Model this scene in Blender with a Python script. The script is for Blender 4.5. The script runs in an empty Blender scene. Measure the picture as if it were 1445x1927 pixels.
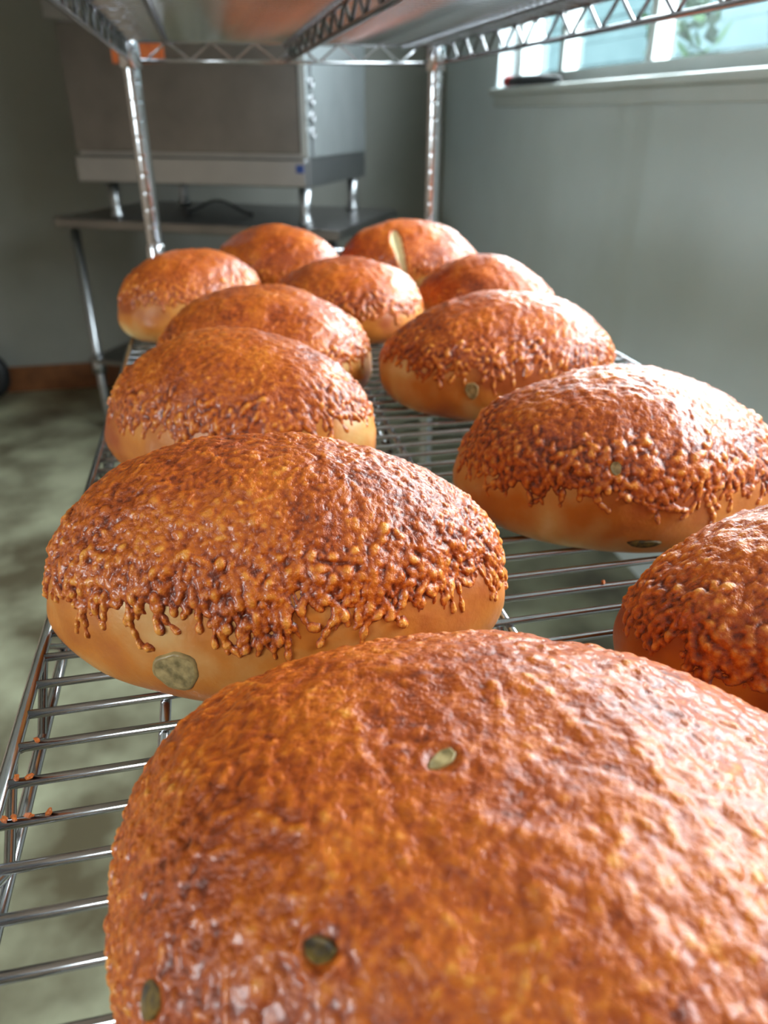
import bpy, bmesh, math, random
import numpy as np
from mathutils import Vector, Matrix

# ------------------------------------------------------------------ camera, sky, light, exposure
scene = bpy.context.scene
C = scene.collection
IMG_W, IMG_H, FPX = 1445, 1927, 1422.0
cam_d = bpy.data.cameras.new('camera')
cam = bpy.data.objects.new('camera', cam_d); C.objects.link(cam)
cam.location = (0.1181, -0.2107, 0.2733)
cam.rotation_euler = (math.pi / 2 - 0.48654, 0, -0.21416)
cam_d.sensor_fit = 'VERTICAL'; cam_d.sensor_height = 9.8
cam_d.lens = 9.8 * FPX / IMG_H
cam_d.clip_start = 0.01
cam_d.dof.use_dof = True; cam_d.dof.focus_distance = 0.36; cam_d.dof.aperture_fstop = 2.3
scene.camera = cam

world = bpy.data.worlds.new('world'); scene.world = world
world.use_nodes = True
bg = world.node_tree.nodes['Background']
bg.inputs[0].default_value = (0.87, 0.95, 1.0, 1); bg.inputs[1].default_value = 20.0

# room extents (metres; z = 0 is the top of the bread shelf)
XL, XR, YF, YB, ZF, ZC = -2.3, 1.485, -2.6, 4.45, -1.19, 1.60
WIN_Y0, WIN_Y1, WIN_Z0, WIN_Z1 = -0.6, 3.60, 0.371, 1.42      # window strip in the right wall
WLF_Y0, WLF_Y1, WLF_Z0, WLF_Z1 = -1.6, -0.55, 0.10, 1.05        # second window, in the left wall

def portal(loc, rot, sx, sy):
    d = bpy.data.lights.new('window_daylight', 'AREA'); d.shape = 'RECTANGLE'; d.size = sx; d.size_y = sy
    d.cycles.is_portal = True
    o = bpy.data.objects.new('window_daylight', d); C.objects.link(o); o.location = loc; o.rotation_euler = rot
portal((XR + 0.15, (WIN_Y0 + WIN_Y1) / 2, (WIN_Z0 + WIN_Z1) / 2), (0, math.pi / 2, 0), WIN_Z1 - WIN_Z0, WIN_Y1 - WIN_Y0)

portal((XL - 0.15, (WLF_Y0 + WLF_Y1) / 2, (WLF_Z0 + WLF_Z1) / 2), (0, -math.pi / 2, 0), WLF_Z1 - WLF_Z0, WLF_Y1 - WLF_Y0)

scene.view_settings.view_transform = 'Standard'
scene.view_settings.look = 'None'
scene.view_settings.gamma = 1
scene.view_settings.use_curve_mapping = False
scene.view_settings.exposure = 0.78
scene.cycles.max_bounces = 10
scene.cycles.diffuse_bounces = 5
scene.cycles.glossy_bounces = 5
scene.cycles.transparent_max_bounces = 12
scene.cycles.caustics_reflective = False
scene.cycles.caustics_refractive = False
scene.cycles.sample_clamp_indirect = 6
scene.cycles.use_denoising = True

# ------------------------------------------------------------------ helpers
def srgb(r, g, b):
    f = lambda c: (c / 255 / 12.92) if c / 255 <= 0.04045 else ((c / 255 + 0.055) / 1.055) ** 2.4
    return (f(r), f(g), f(b), 1)

def mat(name, col, rough=0.5, metal=0.0, spec=0.5, noise=None, bump=None, coat=0.0):
    """noise = (scale, colour2, low, high); bump = (scale, strength, distance)"""
    m = bpy.data.materials.new(name); m.use_nodes = True
    nt = m.node_tree; b = nt.nodes['Principled BSDF']
    b.inputs['Base Color'].default_value = col; b.inputs['Roughness'].default_value = rough
    b.inputs['Metallic'].default_value = metal; b.inputs['Specular IOR Level'].default_value = spec
    b.inputs['Coat Weight'].default_value = coat
    tc = nt.nodes.new('ShaderNodeTexCoord')
    if noise:
        n = nt.nodes.new('ShaderNodeTexNoise'); n.inputs['Scale'].default_value = noise[0]; n.inputs['Detail'].default_value = 6
        r = nt.nodes.new('ShaderNodeValToRGB')
        r.color_ramp.elements[0].position = noise[2]; r.color_ramp.elements[1].position = noise[3]
        r.color_ramp.elements[0].color = col; r.color_ramp.elements[1].color = noise[1]
        nt.links.new(tc.outputs['Object'], n.inputs['Vector']); nt.links.new(n.outputs[0], r.inputs[0])
        nt.links.new(r.outputs[0], b.inputs['Base Color'])
    if bump:
        n = nt.nodes.new('ShaderNodeTexNoise'); n.inputs['Scale'].default_value = bump[0]; n.inputs['Detail'].default_value = 4
        bn = nt.nodes.new('ShaderNodeBump'); bn.inputs['Strength'].default_value = bump[1]; bn.inputs['Distance'].default_value = bump[2]
        nt.links.new(tc.outputs['Object'], n.inputs['Vector']); nt.links.new(n.outputs[0], bn.inputs['Height'])
        nt.links.new(bn.outputs[0], b.inputs['Normal'])
    return m

def link(name, me, m=None, parent=None, smooth=False):
    o = bpy.data.objects.new(name, me); C.objects.link(o)
    if m is not None and len(me.materials) == 0: me.materials.append(m)
    if smooth: me.shade_smooth()
    if parent is not None: o.parent = parent
    return o

def empty(name, loc=(0, 0, 0), rz=0, parent=None):
    o = bpy.data.objects.new(name, None); C.objects.link(o)
    o.location = loc; o.rotation_euler = (0, 0, rz); o.empty_display_size = 0.05
    if parent is not None: o.parent = parent
    return o

def tag(o, label=None, cat=None, group=None, kind=None):
    for k, v in (('label', label), ('category', cat), ('group', group), ('kind', kind)):
        if v: o[k] = v
    return o

def bm_box(bm, lo, hi, bevel=0.0):
    r = bmesh.ops.create_cube(bm, size=1)
    vs = r['verts']
    for v in vs:
        v.co = Vector([lo[i] + (v.co[i] + 0.5) * (hi[i] - lo[i]) for i in range(3)])
    if bevel:
        es = list({e for v in vs for e in v.link_edges})
        bmesh.ops.bevel(bm, geom=es, offset=bevel, segments=2, affect='EDGES', profile=0.5)

def box(name, lo, hi, m, parent=None, bevel=0.0):
    bm = bmesh.new(); bm_box(bm, lo, hi, bevel)
    me = bpy.data.meshes.new(name); bm.to_mesh(me); bm.free()
    return link(name, me, m, parent)

def boxes(name, lst, m, parent=None, bevel=0.0):
    bm = bmesh.new()
    for lo, hi in lst: bm_box(bm, lo, hi, bevel)
    me = bpy.data.meshes.new(name); bm.to_mesh(me); bm.free()
    return link(name, me, m, parent)

def tube_geo(pts, rad, seg=10, closed=False, V=None, F=None):
    """sweep a circle along a polyline; rad scalar or list"""
    V = [] if V is None else V; F = [] if F is None else F
    pts = [Vector(p) for p in pts]; n = len(pts); base = len(V)
    rads = rad if isinstance(rad, (list, tuple)) else [rad] * n
    prev = None
    for i, p in enumerate(pts):
        if closed: t = pts[(i + 1) % n] - pts[i - 1]
        else: t = pts[min(i + 1, n - 1)] - pts[max(i - 1, 0)]
        t.normalize()
        if prev is None:
            a = Vector((0, 0, 1)) if abs(t.z) < 0.9 else Vector((1, 0, 0))
            u = t.cross(a).normalized()
        else:
            u = (prev - t * prev.dot(t)).normalized()
        prev = u; w = t.cross(u)
        for k in range(seg):
            a = 2 * math.pi * k / seg
            V.append(tuple(p + (u * math.cos(a) + w * math.sin(a)) * rads[i]))
    m = n if closed else n - 1
    for i in range(m):
        for k in range(seg):
            a = base + i * seg + k; b = base + i * seg + (k + 1) % seg
            j = (i + 1) % n
            F.append((a, b, base + j * seg + (k + 1) % seg, base + j * seg + k))
    if not closed:
        F.append(tuple(base + k for k in range(seg))[::-1])
        F.append(tuple(base + (n - 1) * seg + k for k in range(seg)))
    return V, F

def mesh_from(name, V, F, smooth=True):
    me = bpy.data.meshes.new(name); me.from_pydata(V, [], F); me.update()
    if smooth: me.shade_smooth()
    return me

def tube(name, pts, rad, m, parent=None, seg=10, closed=False):
    V, F = tube_geo(pts, rad, seg, closed)
    return link(name, mesh_from(name, V, F), m, parent)

def lathe(name, prof, m, parent=None, seg=24, loc=(0, 0, 0)):
    """prof: list of (r, z) bottom to top"""
    V, F = [], []
    for r, z in prof:
        for k in range(seg):
            a = 2 * math.pi * k / seg; V.append((r * math.cos(a), r * math.sin(a), z))
    for i in range(len(prof) - 1):
        for k in range(seg):
            F.append((i * seg + k, i * seg + (k + 1) % seg, (i + 1) * seg + (k + 1) % seg, (i + 1) * seg + k))
    F.append(tuple(range(seg))[::-1]); F.append(tuple((len(prof) - 1) * seg + k for k in range(seg)))
    o = link(name, mesh_from(name, V, F), m, parent); o.location = loc
    return o

# ------------------------------------------------------------------ materials
M = {}
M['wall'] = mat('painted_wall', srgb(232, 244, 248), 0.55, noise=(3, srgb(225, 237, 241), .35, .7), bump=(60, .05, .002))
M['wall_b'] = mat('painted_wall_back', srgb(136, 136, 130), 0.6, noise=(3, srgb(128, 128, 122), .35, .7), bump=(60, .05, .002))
M['wall_f'] = mat('tan_wall', srgb(188, 164, 142), 0.6, noise=(3, srgb(176, 152, 130), .35, .7))
M['ceil'] = mat('ceiling_paint', srgb(230, 230, 225), 0.8, noise=(4, srgb(222, 222, 216), .3, .7))
M['floor'] = mat('sheen_blotched_floor', srgb(84, 76, 58), 0.30, noise=(4, srgb(160, 160, 134), .36, .70), bump=(25, .08, .002))  # pale blotches put the window's sheen into the floor colour
M['wood'] = mat('baseboard_wood', srgb(128, 78, 42), 0.5, noise=(14, srgb(104, 60, 32), .3, .7))
M['chrome'] = mat('chrome_wire', (0.52, 0.52, 0.54, 1), 0.15, 1.0, noise=(40, (0.42, 0.42, 0.44, 1), .4, .75))
M['steel'] = mat('brushed_steel', (0.36, 0.37, 0.385, 1), 0.32, 1.0, noise=(6, (0.31, 0.32, 0.335, 1), .3, .7))
M['steel_m'] = mat('matte_steel', (0.46, 0.49, 0.50, 1), 0.42, 1.0, noise=(6, (0.40, 0.43, 0.44, 1), .3, .7))
M['steel_d'] = mat('dull_steel', (0.22, 0.21, 0.205, 1), 0.34, 1.0, noise=(6, (0.17, 0.165, 0.16, 1), .3, .7))
M['black'] = mat('black_rubber', srgb(16, 17, 20), 0.5, noise=(30, srgb(26, 27, 30), .4, .7))
M['red'] = mat('red_plastic', srgb(190, 60, 62), 0.4, noise=(30, srgb(170, 48, 50), .4, .7))
M['orange'] = mat('orange_sticker', srgb(214, 112, 58), 0.5, noise=(30, srgb(196, 92, 50), .4, .7))
M['blue'] = mat('blue_badge', srgb(30, 60, 120), 0.4, noise=(30, srgb(24, 50, 105), .4, .7))
M['frame'] = mat('white_window_frame', srgb(225, 232, 230), 0.4, noise=(5, srgb(215, 224, 222), .3, .7))
M['siding'] = mat('pale_siding', srgb(50, 63, 65), 0.9, spec=0.0, noise=(4, srgb(45, 58, 60), .3, .7))
M['soil'] = mat('outdoor_ground', srgb(110, 115, 100), 0.9, noise=(2, srgb(95, 105, 85), .3, .7))
M['leaf'] = mat('shrub_leaves', srgb(40, 58, 36), 0.9, spec=0.0, noise=(8, srgb(30, 48, 28), .3, .7))
M['crumb'] = mat('toasted_crumb', srgb(206, 112, 42), 0.5, noise=(500, srgb(160, 74, 22), .35, .65))

def glass_mat():
    m = bpy.data.materials.new('window_glass'); m.use_nodes = True
    nt = m.node_tree; nt.nodes.clear()
    o = nt.nodes.new('ShaderNodeOutputMaterial'); mx = nt.nodes.new('ShaderNodeMixShader')
    t = nt.nodes.new('ShaderNodeBsdfTransparent'); g = nt.nodes.new('ShaderNodeBsdfGlossy'); f = nt.nodes.new('ShaderNodeLayerWeight')
    f.inputs['Blend'].default_value = 0.12
    t.inputs[0].default_value = (0.95, 0.97, 0.97, 1); g.inputs['Roughness'].default_value = 0.02
    nt.links.new(f.outputs['Facing'], mx.inputs[0]); nt.links.new(t.outputs[0], mx.inputs[1]); nt.links.new(g.outputs[0], mx.inputs[2])
    nt.links.new(mx.outputs[0], o.inputs[0])
    return m
M['glass'] = glass_mat()

def cheese_mat():
    m = bpy.data.materials.new('baked_cheese'); m.use_nodes = True
    nt = m.node_tree; N = nt.nodes; L = nt.links; b = N['Principled BSDF']
    at = N.new('ShaderNodeAttribute'); at.attribute_name = 'lump'
    tc = N.new('ShaderNodeTexCoord')
    oi = N.new('ShaderNodeObjectInfo')
    n1 = N.new('ShaderNodeTexNoise'); n1.noise_dimensions = '4D'; n1.inputs['Scale'].default_value = 26; n1.inputs['Detail'].default_value = 3
    n2 = N.new('ShaderNodeTexNoise'); n2.inputs['Scale'].default_value = 330; n2.inputs['Detail'].default_value = 5
    L.new(tc.outputs['Object'], n1.inputs['Vector']); L.new(tc.outputs['Object'], n2.inputs['Vector'])
    mulw = N.new('ShaderNodeMath'); mulw.operation = 'MULTIPLY'; mulw.inputs[1].default_value = 37
    L.new(oi.outputs['Random'], mulw.inputs[0]); L.new(mulw.outputs[0], n1.inputs['W'])
    a1 = N.new('ShaderNodeMath'); a1.operation = 'MULTIPLY_ADD'; a1.inputs[1].default_value = 0.45; a1.inputs[2].default_value = -0.225
    L.new(n1.outputs[0], a1.inputs[0])
    a2 = N.new('ShaderNodeMath'); a2.operation = 'MULTIPLY_ADD'; a2.inputs[1].default_value = 0.9; a2.inputs[2].default_value = -0.45
    L.new(n2.outputs[0], a2.inputs[0])
    s1 = N.new('ShaderNodeMath'); s1.operation = 'ADD'; L.new(at.outputs['Fac'], s1.inputs[0]); L.new(a1.outputs[0], s1.inputs[1])
    s2 = N.new('ShaderNodeMath'); s2.operation = 'ADD'; L.new(s1.outputs[0], s2.inputs[0]); L.new(a2.outputs[0], s2.inputs[1])
    r = N.new('ShaderNodeValToRGB'); e = r.color_ramp.elements
    e[0].position = 0.10; e[0].color = srgb(104, 37, 9)  # dark end falls in the crevices, crease shade painted as colour
    e[1].position = 1.0; e[1].color = srgb(224, 146, 56)
    k = e.new(0.36); k.color = srgb(158, 66, 11)
    k = e.new(0.66); k.color = srgb(194, 97, 20)
    L.new(s2.outputs[0], r.inputs[0]); L.new(r.outputs[0], b.inputs['Base Color'])
    b.inputs['Roughness'].default_value = 0.38; b.inputs['Specular IOR Level'].default_value = 0.38
    b.inputs['Coat Weight'].default_value = 0.3; b.inputs['Coat Roughness'].default_value = 0.16
    n3 = N.new('ShaderNodeTexNoise'); n3.inputs['Scale'].default_value = 620; n3.inputs['Detail'].default_value = 3
    L.new(tc.outputs['Object'], n3.inputs['Vector'])
    bn = N.new('ShaderNodeBump'); bn.inputs['Strength'].default_value = 0.8; bn.inputs['Distance'].default_value = 0.0012
    L.new(n3.outputs[0], bn.inputs['Height']); L.new(bn.outputs[0], b.inputs['Normal'])
    return m
M['cheese'] = cheese_mat()

def dough_mat():
    m = bpy.data.materials.new('baked_dough'); m.use_nodes = True
    nt = m.node_tree; N = nt.nodes; L = nt.links; b = N['Principled BSDF']
    at = N.new('ShaderNodeAttribute'); at.attribute_name = 'bake'
    tc = N.new('ShaderNodeTexCoord')
    n1 = N.new('ShaderNodeTexNoise'); n1.inputs['Scale'].default_value = 38; n1.inputs['Detail'].default_value = 5
    L.new(tc.outputs['Object'], n1.inputs['Vector'])
    a = N.new('ShaderNodeMath'); a.operation = 'MULTIPLY_ADD'; a.inputs[1].default_value = 0.7; a.inputs[2].default_value = -0.35
    L.new(n1.outputs[0], a.inputs[0])
    s = N.new('ShaderNodeMath'); s.operation = 'ADD'; L.new(at.outputs['Fac'], s.inputs[0]); L.new(a.outputs[0], s.inputs[1])
    r = N.new('ShaderNodeValToRGB'); e = r.color_ramp.elements
    e[0].position = 0.0; e[0].color = srgb(232, 218, 170)
    e[1].position = 1.0; e[1].color = srgb(150, 70, 26)
    k = e.new(0.30); k.color = srgb(204, 158, 98)
    k = e.new(0.62); k.color = srgb(190, 114, 42)
    L.new(s.outputs[0], r.inputs[0]); L.new(r.outputs[0], b.inputs['Base Color'])
    b.inputs['Roughness'].default_value = 0.42; b.inputs['Specular IOR Level'].default_value = 0.4
    n3 = N.new('ShaderNodeTexNoise'); n3.inputs['Scale'].default_value = 300; n3.inputs['Detail'].default_value = 3
    L.new(tc.outputs['Object'], n3.inputs['Vector'])
    bn = N.new('ShaderNodeBump'); bn.inputs['Strength'].default_value = 0.35; bn.inputs['Distance'].default_value = 0.0008
    L.new(n3.outputs[0], bn.inputs['Height']); L.new(bn.outputs[0], b.inputs['Normal'])
    return m
M['dough'] = dough_mat()
M['pepper'] = mat('pickled_pepper', srgb(164, 138, 88), 0.48, noise=(160, srgb(128, 104, 60), .35, .65), bump=(300, .4, .0008), coat=.08)
M['pepper_in'] = mat('pepper_flesh', srgb(170, 146, 98), 0.48, noise=(200, srgb(108, 92, 54), .35, .65), bump=(300, .5, .001), coat=.08)
M['pepper_dark'] = mat('dark_pepper', srgb(52, 38, 14), 0.55, spec=0.3, noise=(260, srgb(120, 94, 36), .40, .65))

# ------------------------------------------------------------------ the room
T = 0.2
def struct(o): return tag(o, kind='structure')
struct(box('floor', (XL - T, YF - T, ZF - T), (XR + T, YB + T, ZF), M['floor']))
struct(box('ceiling', (XL - T, YF - T, ZC), (XR + T, YB + T, ZC + T), M['ceil']))
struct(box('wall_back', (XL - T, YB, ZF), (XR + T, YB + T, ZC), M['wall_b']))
struct(boxes('wall_left', [((XL - T, YF, ZF), (XL, YB, WLF_Z0)), ((XL - T, YF, WLF_Z1), (XL, YB, ZC)),
                           ((XL - T, YF, WLF_Z0), (XL, WLF_Y0, WLF_Z1)), ((XL - T, WLF_Y1, WLF_Z0), (XL, YB, WLF_Z1))], M['wall_f']))
struct(boxes('wall_right', [((XR, YF, ZF), (XR + T, YB, WIN_Z0)), ((XR, YF, WIN_Z1), (XR + T, YB, ZC)),
                            ((XR, YF, WIN_Z0), (XR + T, WIN_Y0, WIN_Z1)), ((XR, WIN_Y1, WIN_Z0), (XR + T, YB, WIN_Z1))], M['wall']))
struct(box('wall_front', (XL - T, YF - T, ZF), (XR + T, YF, ZC), M['wall_f']))
struct(box('baseboard_back', (XL, YB - 0.018, ZF), (XR, YB, ZF + 0.15), M['wood'], bevel=0.004))

# window strip in the right wall
def window_1():
    w = struct(empty('window_1', (XR, WIN_Y0, WIN_Z0)))
    L_ = WIN_Y1 - WIN_Y0; H_ = WIN_Z1 - WIN_Z0
    fx0, fx1 = 0.09, 0.14
    boxes('window_frame', [((fx0, 0, 0), (fx1, L_, 0.05)), ((fx0, 0, H_ - 0.05), (fx1, L_, H_)),
                           ((fx0, 0, 0.05), (fx1, 0.05, H_ - 0.05)), ((fx0, L_ - 0.05, 0.05), (fx1, L_, H_ - 0.05))], M['frame'], w)
    cuts = [0.05, 0.5, 1.1, 1.7, 2.33, 3.00, 3.69, L_ - 0.05]
    for c in cuts[1:-1]:
        box('mullion', (fx0 - 0.01, c - 0.022, 0.05), (fx1, c + 0.022, H_ - 0.05), M['frame'], w)
    for a, b in zip(cuts[:-1], cuts[1:]):
        box('pane', (0.118, a, 0.05), (0.122, b, H_ - 0.05), M['glass'], w)
    box('sill', (-0.035, -0.08, -0.030), (0.09, L_ + 0.03, 0.0), M['frame'], w, bevel=0.008)
    box('sill_apron', (-0.012, -0.06, -0.075), (0.0, L_ + 0.01, -0.030), M['frame'], w, bevel=0.003)
window_1()
def window_2():
    w = struct(empty('window_2', (XL, WLF_Y0, WLF_Z0)))
    L_ = WLF_Y1 - WLF_Y0; H_ = WLF_Z1 - WLF_Z0
    boxes('window_frame', [((-0.14, 0, 0), (-0.09, L_, 0.05)), ((-0.14, 0, H_ - 0.05), (-0.09, L_, H_)),
                           ((-0.14, 0, 0.05), (-0.09, 0.05, H_ - 0.05)), ((-0.14, L_ - 0.05, 0.05), (-0.09, L_, H_ - 0.05))], M['frame'], w)
    box('mullion', (-0.14, L_ / 2 - .025, 0.05), (-0.08, L_ / 2 + .025, H_ - 0.05), M['frame'], w)
    for k in range(2): box('pane', (-0.122, L_ * k / 2 + .02, 0.05), (-0.118, L_ * (k + 1) / 2 - .02, H_ - 0.05), M['glass'], w)
window_2()

# outdoors beyond the right-hand window
struct(box('ground', (XR + T, -6, ZF - 0.3), (9, 14, ZF - 0.1), M['soil']))
nb = tag(empty('neighbouring_building', (4.2, 0, ZF - 0.1)), 'pale neighbouring building seen through the window', 'building')
for k in range(14):
    z = k * 0.2
    box('siding_board', (0.0 + 0.012 * (k % 2), -5, z), (0.35, 13, z + 0.195), M['siding'], nb)

sh = tag(empty('green_shrub', (3.4, 5.2, ZF - 0.1)), 'green leafy shrub outside the window', 'shrub')
rs = random.Random(3); V, F = [], []
for k in range(260):
    a, r, z = rs.uniform(0, 6.28), rs.uniform(0, .30), rs.uniform(.5, 2.4)
    c = Vector((r * math.cos(a), r * math.sin(a), z)); u = Vector((rs.uniform(-1, 1), rs.uniform(-1, 1), rs.uniform(-.6, .6))).normalized()
    w = u.cross(Vector((rs.uniform(-1, 1), rs.uniform(-1, 1), 1))).normalized(); b0 = len(V); L_ = rs.uniform(.07, .13)
    for p in (c - u * L_, c + w * L_ * .4, c + u * L_, c - w * L_ * .4): V.append(tuple(p))
    V.append(tuple(c + u.cross(w) * .012)); F += [(b0, b0 + 1, b0 + 4), (b0 + 1, b0 + 2, b0 + 4), (b0 + 2, b0 + 3, b0 + 4), (b0 + 3, b0, b0 + 4)]
fo = link('foliage', mesh_from('foliage', V, F, False), M['leaf'], sh)
tube('stem', [(0, 0, 0), (.02, 0, .8), (0, .02, 1.8)], [.03, .02, .008], M['wood'], sh, 8)

# ------------------------------------------------------------------ wire rack
SW, Y_END, Y_BEG, H_UP = 0.61, 1.55, -0.279, 0.362
PITCH, WIRE_Y0, SPC = 0.084, 0.13887, 0.023364
rack = tag(empty('wire_rack', (0, 0, ZF)), 'chrome wire shelving rack holding the crusted loaves', 'rack')
def rk(x, y, z): return (x, y, z - ZF)
R_RAIL, R_WIRE = 0.0034, 0.0024
post_prof = [(0.016, 0.0)]
z = 0.03
while z < 2.45:
    post_prof += [(0.016, z - 0.006), (0.016, z - 0.0022), (0.01585, z - 0.0012), (0.01585, z + 0.0012), (0.016, z + 0.0022), (0.016, z + 0.006)]; z += 0.0254 * 1.3
post_prof += [(0.016, 2.46), (0.012, 2.47)]
post_me = None
for x in (0, SW):
    for y in (Y_BEG, Y_END):
        if post_me is None:
            p = lathe('post', post_prof, M['chrome'], rack, 28); post_me = p.data
        else:
            p = link('post', post_me, None, rack)
        p.location = rk(x, y, ZF + 0.0)
wire_me = mesh_from('wire', *tube_geo([(0, 0, 0), (0.2, 0, 0), (0.41, 0, 0), (SW, 0, 0)], R_WIRE, 12))
wire_me.materials.append(M['chrome'])
def zigzag(name, P0, P1, h, phase, shelf):
    P0, P1 = Vector(P0), Vector(P1); d = P1 - P0; n = int(d.length / (PITCH / 2)); u = d.normalized()
    pts = []
    for i in range(n + 1):
        q = P0 + u * (i * PITCH / 2 + phase)
        if (q - P0).length > d.length: break
        pts.append(q + Vector((0, 0, 0 if i % 2 == 0 else h)))
    tube(name, pts, 0.0026, M['chrome'], shelf, 8)
collar_me = None
def shelf(ztop, cx, first):
    """ztop: height of the wires; the truss hangs 32 mm below"""
    global collar_me
    zt, zb = ztop, ztop - 0.032
    V, F = [], []
    for zz in (zt, zb):
        tube_geo([(0, Y_BEG, zz), (0, 0.3, zz), (0, 0.9, zz), (0, Y_END, zz)], R_RAIL, 14, False, V, F)
        tube_geo([(SW, Y_BEG, zz), (SW, 0.3, zz), (SW, 0.9, zz), (SW, Y_END, zz)], R_RAIL, 14, False, V, F)
        tube_geo([(0, Y_END, zz), (SW, Y_END, zz)], R_RAIL, 14, False, V, F)
        tube_geo([(0, Y_BEG, zz), (SW, Y_BEG, zz)], R_RAIL, 14, False, V, F)
    s = link('shelf', mesh_from('shelf_rails', V, F), M['chrome'], rack); s.location = rk(0, 0, 0)
    ph = (0.635 - Y_BEG) % PITCH
    for x in (0, SW): zigzag('truss_zigzag', (x, Y_BEG, zb), (x, Y_END, zb), 0.032, ph, s)
    for y in (Y_BEG, Y_END): zigzag('truss_zigzag', (0.03, y, zb), (SW - 0.03, y, zb), 0.032, 0, s)
    # centre truss and two lengthwise stay wires
    tube('centre_rail', [(cx, Y_BEG, zt - 0.0055), (cx, Y_END, zt - 0.0055)], 0.003, M['chrome'], s, 12)
    tube('centre_rail', [(cx, Y_BEG, zb), (cx, Y_END, zb)], 0.0034, M['chrome'], s, 12)
    zigzag('truss_zigzag', (cx, Y_BEG, zb), (cx, Y_END, zb), 0.027, ph, s)
    for x in (0.070, 0.540):
        tube('stay_wire', [(x, Y_BEG, zt - 0.0055), (x, Y_END, zt - 0.0055)], 0.003, M['chrome'], s, 12)
    k0 = math.ceil((Y_BEG + 0.012 - WIRE_Y0) / SPC); k = k0
    while WIRE_Y0 + k * SPC < Y_END - 0.012:
        w = link('wire', wire_me, None, s); w.location = (0, WIRE_Y0 + k * SPC, zt); k += 1
    # collars where the posts pass through
    for x in (0, SW):
        for y in (Y_BEG, Y_END):
            if collar_me is None:
                c = lathe('collar', [(0.0205, -0.046), (0.0215, -0.044), (0.0185, 0.022), (0.0175, 0.024)], M['chrome'], s, 28); collar_me = c.data
            else: c = link('collar', collar_me, None, s)
            c.location = (x, y, zt)
shelf(0.0, 0.273, True)
shelf(H_UP + 0.032, 0.300, False)

# ------------------------------------------------------------------ loaves
def hash3(ix, iy, iz, seed):
    h = (ix * 374761393 + iy * 668265263 + iz * 2147483647 + seed * 1274126177) & 0xFFFFFFFF
    h = ((h ^ (h >> 13)) * 1274126177) & 0xFFFFFFFF
    h = (h ^ (h >> 16)) & 0xFFFFFFFF
    return h.astype(np.float64) / 4294967295.0
def noise3(P, sc, seed):
    Q = P * sc + 1000.0; I = np.floor(Q).astype(np.int64); f = Q - I; f = f * f * f * (f * (f * 6 - 15) + 10)
    out = 0
    for dx in (0, 1):
        wx = f[:, 0] if dx else 1 - f[:, 0]
        for dy in (0, 1):
            wy = f[:, 1] if dy else 1 - f[:, 1]
            for dz in (0, 1):
                wz = f[:, 2] if dz else 1 - f[:, 2]
                out = out + wx * wy * wz * hash3(I[:, 0] + dx, I[:, 1] + dy, I[:, 2] + dz, seed)
    return out * 2 - 1

ZW, BF, SD = 0.25, 0.75, 0.80       # widest level, foot ratio, share of the meridian above the widest level
def disc_grid(n):
    g = np.linspace(-1, 1, n + 1); X, Y = np.meshgrid(g, g, indexing='ij'); X = X.ravel(); Y = Y.ravel()
    s = np.maximum(np.abs(X), np.abs(Y)); th = np.zeros_like(s)
    a = np.abs(X) >= np.abs(Y)
    with np.errstate(divide='ignore', invalid='ignore'):
        t1 = np.where(X == 0, 0, Y / np.where(X == 0, 1, X)) * math.pi / 4
        t2 = math.pi / 2 - np.where(Y == 0, 0, X / np.where(Y == 0, 1, Y)) * math.pi / 4
    th = np.where(a, np.where(X >= 0, t1, t1 + math.pi), np.where(Y >= 0, t2, t2 + math.pi))
    return s, th
def grid_faces(n):
    i, j = np.meshgrid(np.arange(n), np.arange(n), indexing='ij'); i = i.ravel(); j = j.ravel()
    a = i * (n + 1) + j
    return np.stack([a, a + n + 1, a + n + 2, a + 1], 1)

class Loaf:
    def __init__(self, a, b, h, seed, lumpy=1.0):
        self.a, self.b, self.h, self.seed, self.lumpy = a, b, h, seed, lumpy
        self.La = (math.pi / 2 * math.sqrt((a * a + (.75 * h) ** 2) / 2)) / SD
        self.Lb = (math.pi / 2 * math.sqrt((b * b + (.75 * h) ** 2) / 2)) / SD
        self.dents = []
    def base(self, s, th):
        h = self.h
        ph = np.clip(1 - s / SD, 0, 1) * math.pi / 2
        q = np.clip((s - SD) / (1 - SD), 0, 1) * math.pi / 2
        r = np.where(s <= SD, np.cos(ph), BF + (1 - BF) * np.cos(q))
        z = np.where(s <= SD, ZW * h + (1 - ZW) * h * np.sin(ph), ZW * h * (1 - np.sin(q)))
        return np.stack([self.a * r * np.cos(th), self.b * r * np.sin(th), z], 1)
    def surf(self, s, th):
        P = self.base(s, th)
        Nn = np.stack([P[:, 0] / self.a ** 2, P[:, 1] / self.b ** 2, (P[:, 2] - ZW * self.h) / (.75 * self.h) ** 2], 1)
        low = P[:, 2] < ZW * self.h
        Nn[low, 2] *= 4
        Nn /= np.linalg.norm(Nn, axis=1)[:, None] + 1e-12
        fade = np.clip(P[:, 2] / (0.3 * self.h), 0, 1)
        d = (noise3(P, 14, self.seed) * 0.0042 + noise3(P, 32, self.seed + 7) * 0.0016 + noise3(P, 75, self.seed + 9) * 0.0007) * self.lumpy * (0.15 + 0.85 * fade)
        for f in self.dents: d = d - f(P, s, th)
        P = P + Nn * d[:, None]
        P[:, 2] = np.maximum(P[:, 2], 0)
        return P, Nn
    def mapco(self, s, th): return s * self.La * np.cos(th), s * self.Lb * np.sin(th)

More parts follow.
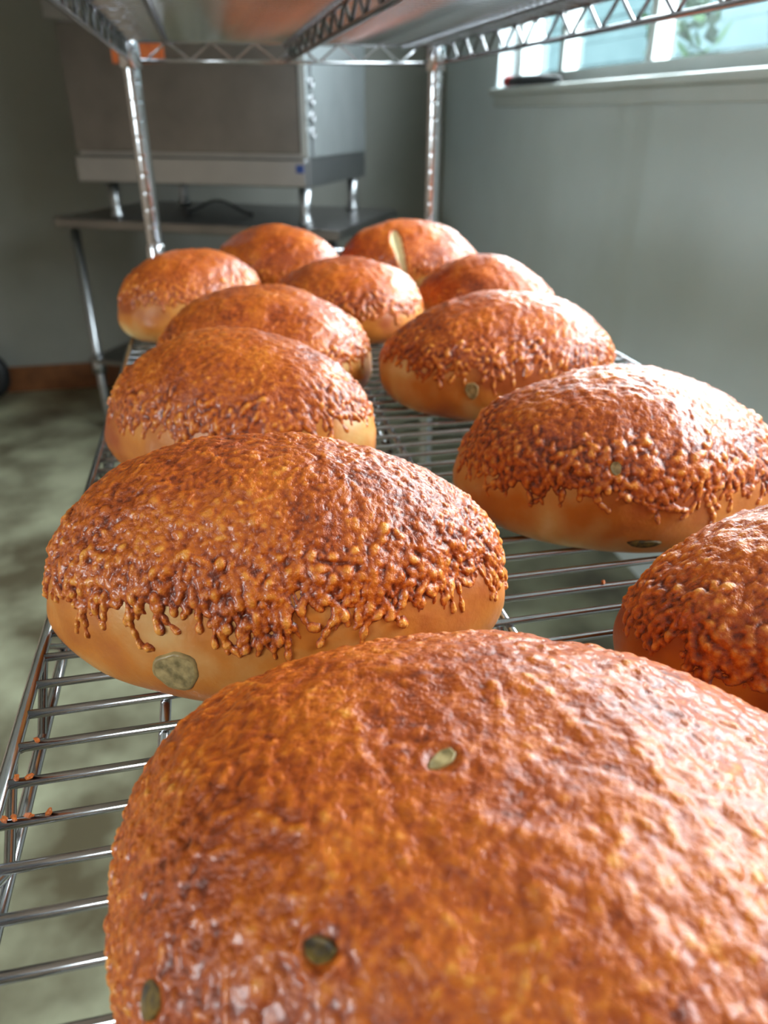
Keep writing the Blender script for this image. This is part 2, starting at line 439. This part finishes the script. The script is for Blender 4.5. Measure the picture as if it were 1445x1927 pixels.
def cheese_map(lf, rng, s0, blob_n, worm_n, px, skin, ropes):
    """height map (metres) of the melted cheese layer over the loaf's unrolled surface"""
    La, Lb = lf.La, lf.Lb
    W = int(2 * La / px) + 8; Hh = int(2 * Lb / px) + 8
    xs = (np.arange(W) - W / 2) * px; ys = (np.arange(Hh) - Hh / 2) * px
    X, Y = np.meshgrid(xs, ys, indexing='ij')
    S = np.sqrt((X / La) ** 2 + (Y / Lb) ** 2); TH = np.arctan2(Y / Lb, X / La)
    sb = np.full_like(S, s0)
    for f, amp in ((2, .02), (3, .03), (5, .02), (9, .02), (14, .018), (23, .016), (37, .012), (60, .008)):
        sb += amp * np.sin(f * TH + rng.uniform(0, 6.28)) * rng.uniform(.5, 1.2)
    edge = (sb - S)
    base = np.clip(edge / 0.035, 0, 1); base = base * base * (3 - 2 * base)
    acc = np.zeros_like(S)
    def stamp(cx, cy, r, hgt):
        i = int((cx + W * px / 2) / px); j = int((cy + Hh * px / 2) / px); k = int(r / px) + 1
        i0, i1, j0, j1 = max(i - k, 0), min(i + k + 1, W), max(j - k, 0), min(j + k + 1, Hh)
        if i0 >= i1 or j0 >= j1: return
        d2 = (xs[i0:i1, None] - cx) ** 2 + (ys[None, j0:j1] - cy) ** 2
        b = hgt * np.sqrt(np.clip(1 - d2 / (r * r), 0, 1))
        np.maximum(acc[i0:i1, j0:j1], b, out=acc[i0:i1, j0:j1])
    def sbat(th):
        j = min(max(int((Lb * s0 * math.sin(th) + Hh * px / 2) / px), 0), Hh - 1); i = min(max(int((La * s0 * math.cos(th) + W * px / 2) / px), 0), W - 1)
        return sb[i, j]
    # small blobs over the cap
    for _ in range(blob_n):
        s = s0 * math.sqrt(rng.uniform(0, 1.02)); th = rng.uniform(0, 6.2832)
        if s > sbat(th): continue
        r = rng.choice([0.0008, 0.0011, 0.0014, 0.0019, 0.0027], p=[.3, .3, .22, .13, .05]) * rng.uniform(.85, 1.2)
        edgew = 0.55 + 0.6 * (s / s0) ** 3
        stamp(s * La * math.cos(th), s * Lb * math.sin(th), r, r * rng.uniform(.4, .85) * edgew * (1 - .72 * skin * (1 - (s / s0) ** 3)))
    # melted shreds: curly strands, most of them towards the rim where they hang down the side
    def strand(x, y, ang, ln, r, curl, hf):
        n = int(ln / (px * 1.6)); ph = rng.uniform(0, 6.28); fr = rng.uniform(.9, 1.5) * px * 1.6 / r
        for i in range(n):
            ang += (curl + rng.normal(0, 70)) * px * 1.6
            x += math.cos(ang) * px * 1.6; y += math.sin(ang) * px * 1.6
            if math.hypot(x / La, y / Lb) > 0.86: break
            rr = r * (0.72 + .30 * math.sin(i * fr + ph) + .12 * math.sin(i * fr * 2.7)) * min(1, (n - i) / 4)
            if rr > px: stamp(x, y, rr, hf * rr)
    for _ in range(worm_n):
        rim = rng.random() < 0.45
        th = rng.uniform(0, 6.2832); s = (sbat(th) + rng.uniform(-0.13, 0.015)) if rim else s0 * math.sqrt(rng.uniform(0, .9))
        x, y = s * La * math.cos(th), s * Lb * math.sin(th)
        if rim: strand(x, y, math.atan2(y, x) + rng.normal(0, .7), rng.uniform(.008, .028), rng.uniform(.0014, .0030), rng.normal(0, 60), rng.uniform(.75, 1.0))
        else: strand(x, y, rng.uniform(0, 6.28), rng.uniform(.006, .020), rng.uniform(.0008, .0017), rng.normal(0, 60), rng.uniform(.6, .95) * (1 - .6 * skin * (1 - min(1, s / s0) ** 3)))
    for path in ropes:
        path = [Vector((p[0], p[1], 0)) for p in path]; ph = rng.uniform(0, 6.28); k = 0; r = rng.uniform(.0017, .0025)
        for p, q in zip(path[:-1], path[1:]):
            n = max(2, int((q - p).length / (px * 1.5)))
            for i in range(n):
                c = p.lerp(q, i / n); k += 1
                rr = r * (0.8 + .2 * math.sin(k * .55 + ph) + .1 * math.sin(k * 1.4))
                stamp(c.x + rng.normal(0, .0002), c.y + rng.normal(0, .0002), rr, rr * .95)
    # light smoothing so the shreds melt together
    for _ in range(2):
        acc = (acc * 2 + np.roll(acc, 1, 0) + np.roll(acc, -1, 0) + np.roll(acc, 1, 1) + np.roll(acc, -1, 1)) / 6
    Hm = base * 0.0010 + acc
    # relief: height above the local mean (about 5 mm across), to paint crease shade into the cheese colour and turn raised strands golden
    def blur(A, k):
        for ax in (0, 1):
            c = np.cumsum(np.pad(A, [(k + 1, k) if i == ax else (0, 0) for i in range(2)], mode='edge'), axis=ax)
            A = (np.take(c, range(2 * k + 1, c.shape[ax]), axis=ax) - np.take(c, range(0, c.shape[ax] - 2 * k - 1), axis=ax)) / (2 * k + 1)
        return A
    k = max(2, int(0.0028 / px))
    return Hm, xs[0], ys[0], px, Hm - blur(blur(Hm, k), k)

def sample(Hm, x0, y0, px, x, y):
    u = np.clip((x - x0) / px, 0, Hm.shape[0] - 1.001); v = np.clip((y - y0) / px, 0, Hm.shape[1] - 1.001)
    i = u.astype(int); j = v.astype(int); fu = u - i; fv = v - j
    return (Hm[i, j] * (1 - fu) + Hm[i + 1, j] * fu) * (1 - fv) + (Hm[i, j + 1] * (1 - fu) + Hm[i + 1, j + 1] * fu) * fv

def np_mesh(name, V, F, attr=None):
    me = bpy.data.meshes.new(name)
    me.vertices.add(len(V)); me.vertices.foreach_set('co', V.astype(np.float32).ravel())
    me.loops.add(F.size); me.loops.foreach_set('vertex_index', F.astype(np.int32).ravel())
    me.polygons.add(len(F)); me.polygons.foreach_set('loop_start', np.arange(0, F.size, F.shape[1], dtype=np.int32))
    me.update(calc_edges=True)
    if attr:
        for k, v in attr.items():
            a = me.attributes.new(k, 'FLOAT', 'POINT'); a.data.foreach_set('value', v.astype(np.float32))
    me.shade_smooth()
    return me

def make_loaf(x, y, a, b, h, yaw, seed, n, s0, label, skin=0.5, crack=None, blob=2600, worm=520, px=0.0004, ropes=(), pits=(), lumpy=1.0):
    rng = np.random.default_rng(seed)
    root = tag(empty('bread_loaf', (x, y, R_WIRE), yaw), label, 'bread', 'loaves on the wire shelf')
    lf = Loaf(a, b, h, seed, lumpy)
    if crack is not None:
        cs = np.array(crack)      # polyline of (x, y) in unrolled map metres, with width
        def cdist(s, th):
            mx, my = lf.mapco(s, th); best = np.full(len(s), 9.0)
            for (x0, y0, w0), (x1, y1, w1) in zip(cs[:-1], cs[1:]):
                dx, dy = x1 - x0, y1 - y0; t = np.clip(((mx - x0) * dx + (my - y0) * dy) / (dx * dx + dy * dy), 0, 1)
                best = np.minimum(best, np.hypot(mx - x0 - t * dx, my - y0 - t * dy) / (w0 + (w1 - w0) * t))
            return best
        lf.dents.append(lambda P, s, th: 0.007 * np.clip(1.3 - cdist(s, th), 0, 1))
    Hm, x0, y0, px_, Rel = cheese_map(lf, rng, s0, blob, worm, px, skin, ropes)
    # dough body
    nb_ = max(90, n // 3)
    s, th = disc_grid(nb_); P, Nn = lf.surf(s, th)
    F = grid_faces(nb_)
    zf = P[:, 2] / h
    bake = 0.52 + 0.28 * np.clip((zf - .10) / .30, 0, 1) + 0.8 * np.clip((.05 - zf) / .05, 0, 1) + 0.55 * noise3(P, 18, seed + 3) + 0.16 * noise3(P, 60, seed + 4)
    if crack is not None:
        bake = np.where(cdist(s, th) < 1.25, -0.1, bake)
    # close the underside
    ring = np.where(s > 0.9999)[0]; ring = ring[np.argsort(th[ring] % (2 * math.pi))]
    V2 = np.vstack([P, [[0, 0, 0.0]]]); cidx = len(P)
    me = np_mesh('dough', V2, np.vstack([F]), {'bake': np.append(bake, .9)})
    bm = bmesh.new(); bm.from_mesh(me); bm.verts.ensure_lookup_table()
    c = bm.verts[cidx]
    for i in range(len(ring)):
        bm.faces.new((bm.verts[ring[i]], c, bm.verts[ring[(i + 1) % len(ring)]]))
    bmesh.ops.recalc_face_normals(bm, faces=bm.faces)
    bm.to_mesh(me); bm.free(); me.shade_smooth()
    link('dough', me, M['dough'], root)
    # cheese topping
    s, th = disc_grid(n); keep = s < 0.90
    P, Nn = lf.surf(s, th); mx, my = lf.mapco(s, th)
    hgt = sample(Hm, x0, y0, px_, mx, my)
    pores = noise3(P, 330, seed + 20); wr = noise3(P, 120, seed + 21); wr2 = noise3(P * np.array([1, 1.0, 1.0]), 210, seed + 22)
    on = np.clip(hgt / 0.0006, 0, 1)
    hgt2 = np.maximum(hgt + on * (0.0003 * pores + 0.0006 * wr + 0.0005 * wr2), 0.0005 * on)
    for ps, pt, pr in pits:
        Q = lf.surf(np.array([ps]), np.array([pt]))[0][0]; dd = np.linalg.norm(P - Q, axis=1) / pr
        f = np.clip((dd - .75) / .5, 0, 1); rim = np.exp(-((dd - 1.45) / .3) ** 2) * 0.0007
        hgt2 = hgt2 * f + 0.0003 * (1 - f) * (on > 0.5) + rim * on
    if crack is not None:
        on = on * (cdist(s, th) > 1.15); hgt2 = np.where(cdist(s, th) > 1.15, hgt2, 0)
    V = P + Nn * (hgt2 - 0.00035 * (1 - on))[:, None]
    lump = 0.46 + sample(Rel, x0, y0, px_, mx, my) / 0.0010 * 0.46 + 0.16 * noise3(P, 45, seed + 30) + 0.10 * wr
    F = grid_faces(n); fk = (on[F] > 0.04).any(1) & keep[F].all(1); F = F[fk]
    used = np.unique(F); re = np.full(len(V), -1); re[used] = np.arange(len(used))
    link('cheese_topping', np_mesh('cheese_topping', V[used], re[F], {'lump': lump[used]}), M['cheese'], root)
    return root, lf

def pepper(root, lf, s, th, rx, ry, rot, kind='slice', proud=0.0012):
    """a round pepper slice set in the crust at meridian position (s, th)"""
    P, Nn = lf.surf(np.array([s]), np.array([th])); p = Vector(P[0]); nn = Vector(Nn[0])
    u = Vector((-math.sin(th), math.cos(th), 0)); u = (u - nn * u.dot(nn)).normalized(); w = nn.cross(u)
    seg, V, F = 28, [], []
    rings = [(1.04, -0.0025), (1.0, 0.5), (0.93, 0.9), (0.85, 0.95), (0.70, 0.75), (0.45, 0.65), (0.2, 0.75)]
    for f, hh in rings:
        for k in range(seg):
            a = 2 * math.pi * k / seg; wob = 1 + .06 * math.sin(3 * a + rot) + .03 * math.sin(7 * a)
            x, y = f * wob * rx * math.cos(a), f * wob * ry * math.sin(a)
            xr, yr = x * math.cos(rot) - y * math.sin(rot), x * math.sin(rot) + y * math.cos(rot)
            # follow the curved crust
            drop = -(xr * xr + yr * yr) / (2 * 0.10)
            V.append(tuple(p + u * xr + w * yr + nn * ((hh if abs(hh) < .01 and hh < 0 else hh * proud) + drop)))
    for i in range(len(rings) - 1):
        for k in range(seg): F.append((i * seg + k, i * seg + (k + 1) % seg, (i + 1) * seg + (k + 1) % seg, (i + 1) * seg + k))
    F.append(tuple((len(rings) - 1) * seg + k for k in range(seg)))
    me = mesh_from('pepper_slice', V, F)
    me.materials.append(M['pepper_dark'] if kind == 'dark' else M['pepper'])
    if kind != 'dark':
        me.materials.append(M['pepper_in'])
        for poly in me.polygons:
            if poly.index >= 3 * seg: poly.material_index = 1
    o = link('pepper_slice', me, None, root); o['label'] = 'dark green pepper piece' if kind == 'dark' else 'pale green pepper slice'
    return o

# x, y, half length, half width, height, yaw, seed, grid, rim, skin, label
LOAVES = [
 (0.1981, -0.0540, 0.1418, 0.1097, 0.1043, -0.4904, 11, 560, .80, .7, 'largest loaf, its whole top crusted, with three separate green pepper pieces showing'),
 (0.1379, 0.1563, 0.1296, 0.0767, 0.1194, -0.1795, 12, 560, .60, .4, 'loaf with curly cheese strands and a round grey-green pepper slice low on its side'),
 (0.1246, 0.3994, 0.1210, 0.0785, 0.1163, -0.5507, 13, 280, .60, .6, 'loaf with a bare pale flank, directly behind the curly-stranded loaf'),
 (0.1627, 0.5998, 0.1175, 0.0876, 0.1109, -0.2034, 14, 220, .66, .6, 'rough loaf between the pale-flanked loaf and the loaf with cream underside'),
 (0.0855, 0.8825, 0.1045, 0.0834, 0.1089, 0.3993, 15, 180, .58, .6, 'bright orange loaf with cream underside by the post in front of the oven door'),
 (0.4264, 0.0510, 0.1242, 0.0757, 0.1008, -0.0890, 16, 320, .62, .5, 'dark ridged loaf on the window side, beside the large three-pepper loaf'),
 (0.4015, 0.2598, 0.1230, 0.0847, 0.1064, -0.1978, 17, 360, .60, .8, 'wide glossy loaf with a bare golden end and a dark spot under its edge'),
 (0.3959, 0.5189, 0.1217, 0.0877, 0.1103, -0.1792, 18, 260, .62, .6, 'shiny domed loaf with one green spot in its fringe of drips, window side'),
 (0.2921, 0.8343, 0.1127, 0.0900, 0.0985, -0.7772, 19, 180, .63, .7, 'loaf with a pale bare end in the middle of the shelf, before the split loaf'),
 (0.5038, 0.8640, 0.1048, 0.0758, 0.0867, -0.7632, 20, 170, .72, .7, 'small smooth loaf directly behind the shiny domed loaf'),
 (0.4542, 1.1354, 0.1254, 0.0828, 0.1042, -0.2737, 21, 170, .74, .7, 'loaf split open with a pale crumb crack, by the post nearer the window'),
 (0.2198, 1.1030, 0.1178, 0.0805, 0.1058, -0.5794, 22, 170, .74, .7, 'plain brown loaf beside the split loaf, in front of the steel table'),
]
ROPES = {1: [[(-0.0143, -0.1138), (-0.0148, -0.1073), (-0.0094, -0.1039), (-0.0021, -0.1036), (0.0016, -0.1068)], [(-0.028, -0.0788), (-0.0251, -0.0893), (-0.0255, -0.104), (-0.0224, -0.1136), (-0.0162, -0.118), (-0.0105, -0.1162), (-0.0103, -0.1135)], [(0.0112, -0.093), (0.0121, -0.1005), (0.012, -0.1107), (0.0133, -0.1225)], [(-0.0709, -0.0775), (-0.0766, -0.092), (-0.0773, -0.1048), (-0.0692, -0.1091)], [(-0.0869, -0.075), (-0.0902, -0.0793), (-0.1004, -0.0882)], [(-0.0998, -0.0662), (-0.1111, -0.0737), (-0.1277, -0.0789)], [(-0.0361, -0.0707), (-0.0306, -0.0861), (-0.0312, -0.0982)], [(0.0395, -0.0959), (0.035, -0.1041), (0.0303, -0.1153)], [(0.0539, -0.0942), (0.0497, -0.1041)]],
         6: [[(-0.0534, -0.0752), (-0.0518, -0.0866), (-0.0549, -0.096), (-0.0571, -0.0998)], [(-0.0421, -0.0853), (-0.0416, -0.0911), (-0.0431, -0.1058), (-0.0372, -0.1111)], [(-0.0268, -0.1011), (-0.0151, -0.1069), (0.0003, -0.1118), (0.0267, -0.113)], [(0.0377, -0.1033), (0.0523, -0.1162), (0.0514, -0.1209)], [(0.0074, -0.093), (0.012, -0.106)]]}
PEPPERS = [(0, .112, -2.504, .0026, .0052, .3, 'slice'), (0, .384, -2.032, .0046, .0030, .4, 'dark'), (0, .607, -2.311, .0045, .0055, .2, 'dark'),
                                      (1, .800, -1.927, .0125, .0110, .5, 'slice'), (6, .541, -1.831, .0036, .0048, .2, 'slice'), (6, .845, -1.612, .0110, .0035, .0, 'dark'),
                                      (7, .740, -1.874, .0065, .0080, .3, 'slice')]
BUILT = []
for i, (x, y, a, b, h, yw, seed, n, s0, skin, lab) in enumerate(LOAVES):
    near = n >= 300
    crack = [(-0.020, -0.045, .005), (-0.0178, -0.0623, .008), (-0.0088, -0.1003, .006), (0.0004, -0.1264, .004)] if i == 10 else None
    BUILT.append(make_loaf(x, y, a, b, h, yw, seed, n, s0, lab, skin, crack,
                           blob=9000 if near else 4000, worm=2200 if near else 900, px=0.00035 if near else 0.0006, ropes=ROPES.get(i, ()), pits=[(p[1], p[2], 1.15 * (p[3] + p[4]) / 2) for p in PEPPERS if p[0] == i]))

for i, s_, th_, rx, ry, rot, kind in PEPPERS:
    pepper(*BUILT[i], s_, th_, rx, ry, rot, kind, .0012 if i == 1 else .0016)

# ------------------------------------------------------------------ steel table and oven in the corner
tab = tag(empty('steel_table', (0.634, 3.004, ZF), math.radians(-30)), 'stainless steel work table under the oven', 'table')
TW, TD, TH_ = 1.40, 0.80, -0.15 - ZF
box('table_top', (-TW, 0, TH_ - 0.045), (0, TD, TH_), M['steel_d'], tab, 0.006)
for lx in (-TW + 0.06, -0.06):
    for ly in (0.06, TD - 0.06):
        o = lathe('leg', [(0.014, 0), (0.022, 0.03), (0.0205, 0.06), (0.0205, TH_ - 0.045)], M['steel'], tab, 20); o.location = (lx, ly, 0)
        lathe('gusset', [(0.034, 0), (0.034, 0.03), (0.026, 0.10)], M['steel'], o, 20).location = (0, 0, 0.30)
box('undershelf', (-TW + 0.03, 0.03, 0.35), (-0.03, TD - 0.03, 0.375), M['steel_d'], tab, 0.004)

ov = tag(empty('steel_oven', (0.534, 3.13, -0.15), math.radians(-30)), 'large stainless steel oven standing on short legs on the table', 'oven')
OW, OD, Z0, Z1 = 1.10, 0.70, 0.15, 1.05
box('body', (-OW, 0.012, Z0), (0, OD, Z1), M['steel'], ov, 0.006)
box('bumper', (-OW, -0.025, Z0), (-0.004, 0.012, Z0 + 0.105), M['steel'], ov, 0.006)
box('door', (-OW + 0.004, -0.012, Z0 + 0.125), (-0.03, 0.012, Z0 + 0.60), M['steel_d'], ov, 0.004)
box('upper_panel', (-OW - 0.04, -0.018, Z0 + 0.615), (-0.03, 0.012, Z1 - 0.01), M['steel'], ov, 0.004)
box('corner_trim', (-0.026, -0.014, Z0 + 0.11), (0.006, 0.020, Z1 - 0.01), M['steel_m'], ov, 0.003)
for k in range(4):
    zc = Z0 + 0.20 + 0.058 * k
    pts = [(0.0125, 0.028 + 0.016 * math.cos(t), zc + 0.016 * math.sin(t)) for t in [2 * math.pi * q / 20 for q in range(20)]]
    tube('vent_ring', pts, 0.004, M['chrome'], ov, 8, True)
box('side_panel', (0, 0.05, Z0 + 0.11), (0.008, OD - 0.02, Z1 - 0.02), M['steel_m'], ov, 0.002)
box('sticker', (-0.84, -0.0185, 0.60), (-0.60, -0.0115, 0.74), M['orange'], ov)
box('badge', (-0.045, -0.029, Z0 + 0.055), (-0.012, -0.024, Z0 + 0.085), M['blue'], ov, 0.001)
for lx in (-OW + 0.13, -0.04):
    for ly in (0.04, OD - 0.08):
        o = lathe('leg', [(0.030, 0), (0.032, 0.012), (0.022, 0.03), (0.020, 0.06), (0.026, Z0)], M['steel'], ov, 20); o.location = (lx, ly, 0)
cd = tube('power_cord', [(0.02 + 0.30 * t, 3.72 - 0.10 * t + 0.05 * math.sin(5 * t), -0.144 + 0.05 * math.sin(math.pi * t) ** 2) for t in [q / 24 for q in range(25)]], 0.006, M['black'], None, 8)
tag(cd, 'thin black cord lying on the table under the oven', 'cord')

# ------------------------------------------------------------------ small things
tool = tag(empty('sill_tool', (XR - 0.012, 3.44, WIN_Z0)), 'black tool with a red end lying on the window sill', 'tool')
V, F = tube_geo([(0, -0.05, .022), (0, -0.16, .022), (0, -0.36, .019), (0, -0.55, .013), (0, -0.57, .012)], [.019, .020, .017, .012, .006], 12)
link('blade', mesh_from('blade', V, F), M['black'], tool)
V, F = tube_geo([(0, 0.03, .023), (0, 0.025, .023), (0, 0.0, .023), (0, -0.04, .023), (0, -0.055, .023)], [.008, .016, .022, .021, .014], 12)
link('handle', mesh_from('handle', V, F), M['red'], tool)

wh = tag(empty('black_wheel', (-1.22, 4.30, ZF)), 'rounded black wheel on the floor against the wooden baseboard', 'wheel')
pts = [(0.10 * math.cos(t), 0, 0.15 + 0.10 * math.sin(t)) for t in [2 * math.pi * q / 32 for q in range(32)]]
tube('tire', pts, 0.05, M['black'], wh, 16, True)
hb = lathe('hub', [(0.06, -0.025), (0.065, -0.02), (0.065, 0.02), (0.06, 0.025)], M['black'], wh, 24, (0, 0, 0.15)); hb.rotation_euler = (math.pi / 2, 0, 0)

rngc = random.Random(5)
for k, (cx, cy) in enumerate([(WX, WIRE_Y0 + SPC * WK) for WX, WK in ((0.006, -4), (0.010, -4), (0.016, -4), (0.0065, -3), (0.012, -3), (0.011, -2), (0.024, -4), (0.345, 1))]):
    bm = bmesh.new(); bmesh.ops.create_icosphere(bm, subdivisions=2, radius=0.0012)
    for v in bm.verts: v.co *= 1 + rngc.uniform(-.35, .35)
    for v in bm.verts: v.co.x *= 1.6
    me = bpy.data.meshes.new('crumb'); bm.to_mesh(me); bm.free()
    o = link('crumb', me, M['crumb']); o.location = (cx, cy, 0.0034); o.rotation_euler = (0, 0, rngc.uniform(0, 6))
    tag(o, 'tiny orange crust crumb on the wire shelf', 'crumb', 'crust crumbs on the wire shelf')
